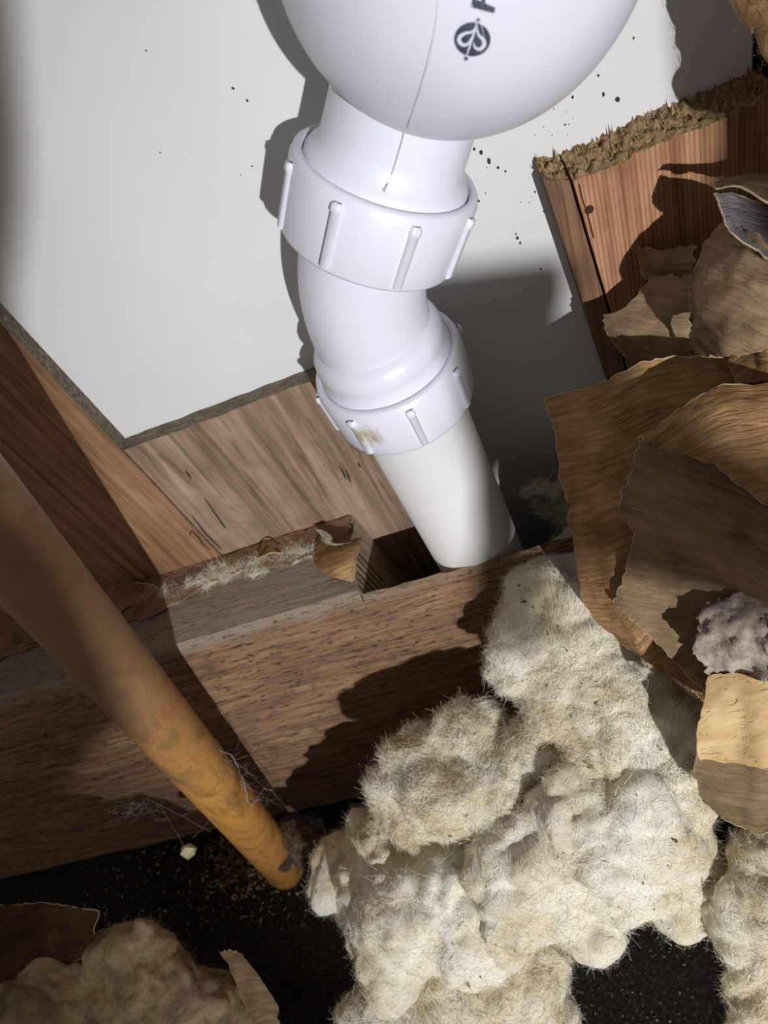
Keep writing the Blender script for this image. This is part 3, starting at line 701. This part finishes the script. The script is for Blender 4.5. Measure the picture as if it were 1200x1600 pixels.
o = sheet('paper_backing', [[(1088, 1180, 250.0), (1150, 1190, 242.0), (1240, 1190, 234.0)], [(1085, 1215, 258.0), (1150, 1230, 250.0), (1240, 1230, 242.0)], [(1095, 1255, 266.0), (1150, 1290, 256.0), (1240, 1300, 248.0)]], M_KRAFT2, n=8, wav=1.5)
tag(o, 'olive-brown shaded paper under the split yellow wood', 'paper')
fluff('torn_fibreboard', B((1190, 10, 185, 30), (1182, -30, 185, 32), (1218, 60, 185, 32), (1240, 0, 183, 55), (1225, -60, 183, 60), (1255, 95, 185, 45), (1290, 40, 183, 85), (1290, 140, 183, 65), (1345, 60, 184, 70)), 'torn tan fibreboard edge in the upper right corner', 'fibreboard', M_TAN, M_FIBDIRT, vox=1.0, amp=.42, fib=1800, fl=4)

# ------------------------------------------------------------------ white plastic trap
YC = 207.0
SPH_C = np.array([19.6, 202.0, -49.0]); SPH_R = 42.6
trap = empty('drain_trap', (20, 205, -95), 'large rounded white plastic drain trap with dark printed emblem', 'drain trap')
g = Geo(); prof = [(-SPH_R*math.cos(a), SPH_R*math.sin(a)) for a in np.linspace(.001, math.radians(148), 60)]
prof += [(-SPH_R*math.cos(math.radians(148))+6, 24), (90, 24), (90, 0.1)]
lathe(g, SPH_C, (0, 0, 1), prof, 96)
mk('trap_bowl', g.v, g.f, M_PVC, trap)
A1 = np.array([-math.sin(math.radians(36)), 0, -math.cos(math.radians(36))])          # outlet axis, down to the left
N1 = onY(590, 320, YC)+np.array([0, 0, 0]); N1[1] = YC
RN, RP = 27.6, 20.5
g = Geo(); lathe(g, N1, A1, [(-45, RP-.6), (-20, RP), (-15, RP+.3), (-13.2, RP+2.2), (-11.2, RP+3.4), (-9, RP+3.6), (-7, RP+3.6), (10, RP+3.4)], 80)
mk('outlet_neck', g.v, g.f, M_PVC, trap)
def nut(parent, c, ax, R0, h, nr, phase, mat):
    g = Geo(); lathe(g, c, ax, [(-h+1.5, R0-3.3), (-h+.3, R0-3.1), (-h, R0-2.5), (-h+.1, R0-1.3), (-h+.8, R0-.6), (-h+2.2, R0-.35), (-h+2.8, R0), (h-1.2, R0-.5), (h-.3, R0-.9), (h, R0-1.8), (h-.2, R0-6)], 96)
    body = mk('coupling_nut', g.v, g.f, mat, parent)
    u, w, a = frame(ax)
    for k in range(nr):
        th = phase+2*math.pi*k/nr; rd = u*math.cos(th)+w*math.sin(th); tn = -u*math.sin(th)+w*math.cos(th); V = []
        for t, wd, ht in [(-h+2.4, 1.1, .7), (-h+2.9, 1.5, 1.6), (-h+4.6, 1.6, 1.7), (-h+5.2, 1.35, 1.25), (h-2.2, 1.15, 1.0), (h-1.5, 1.0, .3)]:
            for s, e in ((-1.15, -.6), (-1, ht*.75), (-.55, ht), (.55, ht), (1, ht*.75), (1.15, -.6)):
                V.append(c+a*t+rd*(R0-.2+e)+tn*wd*s)
        f = [(i*6+j, i*6+j+1, (i+1)*6+j+1, (i+1)*6+j) for i in range(5) for j in range(5)]+[(0, 1, 2, 3, 4, 5), tuple(30+j for j in range(6))[::-1]]
        mk('grip_rib', V, f, mat, body)
    return body
nut(trap, N1, A1, RN, 11.5, 8, math.radians(-12), M_PVC)
# moulding seam
def hit_sphere(px, py, off):
    r = ray(px, py); r = r/np.linalg.norm(r); b = r.dot(SPH_C); c = SPH_C.dot(SPH_C)-(SPH_R+off)**2; disc = b*b-c
    return r*(b-math.sqrt(max(disc, 0)))
def hit_cyl(px, py, C, ax, rad):
    r = ray(px, py); r = r/np.linalg.norm(r); m = -C; d = r-ax*r.dot(ax); mm = m-ax*m.dot(ax)
    a = d.dot(d); b = 2*d.dot(mm); c = mm.dot(mm)-rad**2; disc = b*b-4*a*c
    return r*((-b-math.sqrt(max(disc, 0)))/(2*a))
g = Geo(); P = catmull([hit_sphere(x, y, .02) for x, y in [(684, -40), (681, 30), (668, 95), (652, 150), (640, 186), (636, 200)]], 8)
tube(g, P, [.02+.06*min(1, i/24) for i in range(len(P))], 5)
P = catmull([hit_cyl(x, y, N1, A1, RP+.05) for x, y in [(634, 196), (626, 226), (615, 262), (607, 284)]], 6); P += [hit_cyl(600, 300, N1, A1, RP+3)]
tube(g, P, .11, 5)
mk('mould_seam', g.v, g.f, flat_mat('seam_grey', srgb(120, 120, 130), .7), trap)
# printed emblem and letter, conforming to the bowl
def print_mat():
    m, nt, b = new_mat('worn_dark_print')
    v = coords(nt, (1900, 60, 60), rot=(0, math.radians(-14), 0)); n = noise_tex(nt, v, 1, 3, .7)
    col = ramp(nt, n, [(.5, srgb(62, 64, 80)), (.64, srgb(96, 98, 114)), (.68, srgb(205, 207, 225))])
    nt.links.new(col, b.inputs['Base Color']); b.inputs['Roughness'].default_value = .5; return m
M_PRINT = print_mat()
def decal(polys, off, name, mat, parent):
    g = Geo()
    for poly, holes in polys:
        bm = bmesh.new(); vs = [bm.verts.new((x, y, 0)) for x, y in poly]; bm.faces.new(vs)
        bmesh.ops.triangulate(bm, faces=bm.faces[:])
        for _ in range(2): bmesh.ops.subdivide_edges(bm, edges=bm.edges[:], cuts=1, use_grid_fill=True)
        bm.verts.index_update()
        g.add([hit_sphere(v.co.x, v.co.y, off) for v in bm.verts], [tuple(v.index for v in f.verts) for f in bm.faces]); bm.free()
    return mk(name, g.v, g.f, mat, parent, smooth=True)
cx, cy = 738, 61.5
circ = [(cx+28.5*math.cos(t), cy+26.8*math.sin(t)) for t in np.linspace(0, 2*math.pi, 40, endpoint=False)]
Q = lambda x, y: (680+x/7.5, y/7.5)
arrow1 = [Q(512, 208), Q(540, 255), Q(508, 240), Q(500, 268), Q(486, 266), Q(494, 236), Q(468, 236)]
arrow2 = [Q(352, 718), Q(332, 674), Q(360, 684), Q(364, 660), Q(380, 662), Q(374, 688), Q(402, 688)]
logo = decal([(circ, 0), (arrow1, 0), (arrow2, 0)], .06, 'emblem_print', M_PRINT, trap); logo['label'] = 'dark round emblem with two white drops and arrows'
def thick(path, w0, w1=None):
    P = [np.array(p) for p in catmull([np.array(q) for q in path], 6)]; L = []; Rr = []; n = len(P)
    for i, p in enumerate(P):
        t = P[min(i+1, n-1)]-P[max(i-1, 0)]; t /= np.linalg.norm(t); nn = np.array([-t[1], t[0]])
        w = w0 if w1 is None else w0+(w1-w0)*math.sin(math.pi*i/(n-1))
        L.append(p+nn*w); Rr.append(p-nn*w)
    return L, Rr
def ribbon(paths, off, name, mat, parent):
    g = Geo()
    for path, w0, w1 in paths:
        L, Rr = thick([Q(*p) for p in path], w0, w1); n = len(L)
        g.add([hit_sphere(*p, off) for p in L]+[hit_sphere(*p, off) for p in Rr], [(i, i+1, n+i+1, n+i) for i in range(n-1)])
    return mk(name, g.v, g.f, mat, parent)
M_LOGOW = flat_mat('emblem_white', srgb(222, 224, 240), .5)
ribbon([([(492, 266), (440, 430), (366, 664)], .8, 1.6), ([(470, 330), (425, 375), (340, 395), (285, 440), (290, 500), (345, 530), (395, 500), (425, 440)], .6, 3.0),
        ([(480, 330), (510, 410), (560, 460), (575, 520), (530, 575), (470, 560), (450, 500)], .6, 3.0)], .12, 'emblem_drops', M_LOGOW, logo)
Fp = [[Q(424, 40), Q(436, -20), Q(474, -12), Q(462, 36), Q(707, 92), Q(690, 158), Q(414, 84)], [Q(436, -20), Q(470, -150), Q(508, -140), Q(474, -12)], [Q(524, 60), Q(556, -60), Q(596, -50), Q(580, 70)]]
o = decal([(p, 0) for p in Fp], .06, 'printed_letter', M_PRINT, trap); o['label'] = 'dark printed letter F lying on its side'

# ------------------------------------------------------------------ elbow and drain pipe
N2 = onY(617, 592, 208.0); XP = N2[0]
elbow = empty('pipe_elbow', (XP, 208, -190), 'white plastic bend between the two coupling nuts', 'pipe elbow')
c0 = N1+A1*8; tt = (XP-N1[0])/A1[0]; cor = N1+A1*tt; ax2 = np.array([0, .04, -1.0]); ax2 /= np.linalg.norm(ax2)
p_end = N2+np.array([0, 0, 14.0])
path = []
for t in np.linspace(0, 1, 26):
    path.append((1-t)**3*c0+3*(1-t)**2*t*(c0+(cor-c0)*.82)+3*(1-t)*t*t*(p_end+(cor-p_end)*.75)+t**3*p_end)
g = Geo(); tube(g, path, [20.3]*26, 72)
mk('elbow_bend', g.v, g.f, M_PVC, elbow)
g = Geo(); lathe(g, N2, ax2, [(-26, 15), (-24.5, 19), (-22.5, 21.5), (-20, 22.9), (-17.5, 23.3), (-15.5, 23.0), (-14.4, 22.7), (-13, 23.2), (-10, 24.1), (-7, 24.2), (5, 24)], 80)
mk('elbow_socket', g.v, g.f, M_PVC, elbow)
stp = onY(572, 690, 208-26)-np.array([XP, 208, -190])
M_PVCST = plastic('stained_nut_plastic', PW, (tuple(stp), 13))
nut(elbow, N2, ax2, RN-.4, 11.0, 8, math.radians(-10), M_PVCST)
g = Geo()
pa = N2+ax2*2; pb = N2+ax2*330
pipe_o = None
lathe(g, N2, ax2, [(4, RP-3), (4, RP), (300, RP), (300, RP-2)], 80)
o = mk('drain_pipe', g.v, g.f, M_PIPE); tag(o, 'straight white plastic drain pipe running down behind the notched joist', 'pipe')

# ------------------------------------------------------------------ copper pipe
P1 = W(60, 903, 239.7); P2 = W(428, 1335, 488); d = (P2-P1)/np.linalg.norm(P2-P1)
top = P1-d*260; bot = P2+d*38; n = 60
g = Geo(); tube(g, [top+(bot-top)*i/(n-1) for i in range(n)], 13.6, 56)
cop = mk('copper_pipe', g.v, g.f, M_COPPER, origin=np.array([bot[0], bot[1], -500.])); tag(cop, 'tarnished orange copper pipe slanting across the lower left', 'pipe')
# cobweb over the pipe
web = []
g = Geo()
def strand(a, b, r=.08, sag=2, n=7):
    P = [a+(b-a)*t+np.array([nz((a[0], t*5, 1), 1), nz((a[1], t*5, 2), 1), -math.sin(math.pi*t)])*np.array([.7, .7, sag*.4]) for t in np.linspace(0, 1, n)]
    tube(g, P, r, 4, caps=False)
u, w, a = frame(d)
def on_pipe(px, py, off=.3): return hit_cyl(px, py, P1, d, 13.6+off)
K = [(342, 1172), (362, 1180), (372, 1200), (382, 1225), (388, 1255), (400, 1250), (412, 1232), (425, 1235)]
K3 = [on_pipe(*k, .6) for k in K]
J3 = [onY(x, y, 186) for x, y in [(432, 1225), (448, 1250), (462, 1290), (420, 1200)]]
for p, q in zip(K3[:-1], K3[1:]):
    for r in (.22, .14): strand(p, q, r, 1)
for _ in range(70):
    p = on_pipe(random.uniform(335, 425), random.uniform(1165, 1270), random.uniform(.3, 1.2)); q = p+rng.normal(size=3)*4
    if random.random() < .35: q = random.choice(J3)*.3+p*.7+rng.normal(size=3)*3
    strand(p, q, random.uniform(.03, .06), random.uniform(0, 2), 5)
for k in range(14): strand(random.choice(K3[3:]), random.choice(J3)+rng.normal(size=3)*4, .06, 3)
o = mk('cobweb', g.v, g.f, M_WEB); tag(o, 'wispy grey cobweb clinging to the lower end of the copper pipe', 'cobweb')
g = Geo()
cw = onY(215, 1255, 170)
for _ in range(70):
    p = W(random.gauss(220, 38), random.gauss(1262, 9), random.gauss(395, 10)); strand(p, p+rng.normal(size=3)*np.array([5, 2, 3]), random.uniform(.02, .045), 2, 5)
for x0, y0, x1, y1 in [(110, 1232, 190, 1248), (250, 1260, 290, 1330), (200, 1290, 225, 1258), (300, 1310, 340, 1260), (235, 1250, 330, 1300)]: strand(W(x0, y0, 395), W(x1, y1, 400), .04, 5, 9)
o = mk('cobweb', g.v, g.f, M_WEB); tag(o, 'faint dark cobweb hanging in the shade left of the copper pipe', 'cobweb')
# dirt collar at the foot of the pipe
fluff('dirt_clump', B((455, 1300, 470, 24), (475, 1315, 465, 26), (490, 1310, 462, 20), (470, 1335, 468, 18), (445, 1345, 475, 12)) , 'dark dirt clump packed around the foot of the copper pipe', 'dirt', M_DIRT, M_FIBDIRT, vox=1.2, amp=.6, fib=300, fl=5)
# gritty debris by the pipe foot
g = Geo()
for _ in range(1500):
    x, y = random.gauss(375, 32), random.gauss(1345, 26)
    if random.random() < .3: x, y = random.uniform(130, 480), random.uniform(1320, 1460)
    c = onZ(x, y, -499); r = random.uniform(.4, 1.5)
    V = [c+rng.normal(size=3)*r*.7 for _ in range(4)]; g.add(V, [(0, 1, 2), (0, 3, 1), (1, 3, 2), (0, 2, 3)])
for _ in range(260):
    x, y = random.uniform(890, 1130), random.uniform(1430, 1600); c = onZ(x, y, -499); r = random.uniform(.3, .9)
    V = [c+rng.normal(size=3)*r*.7 for _ in range(4)]; g.add(V, [(0, 1, 2), (0, 3, 1), (1, 3, 2), (0, 2, 3)])
o = mk('grit', g.v, g.f, M_GRIT, smooth=False); tag(o, 'scattered pale grit on the black cavity floor', 'grit', kind='stuff')
# cream crumb
c = W(295, 1330, 440); bm = bmesh.new(); bmesh.ops.create_icosphere(bm, subdivisions=1, radius=1)
V = []
for v in bm.verts:
    p = v.co; k = 1+.25*nz((p.x*2, p.y*2, p.z*2), 1.3); V.append(c+np.array([p.x*5.4*k+p.z*2.2, p.y*4*k, p.z*7.5*k]))
f = [tuple(v.index for v in q.verts) for q in bm.faces]; bm.free()
o = mk('plaster_crumb', V, f, M_CRUMB, smooth=False); tag(o, 'small cream crumb against the black gap below the copper pipe', 'crumb')
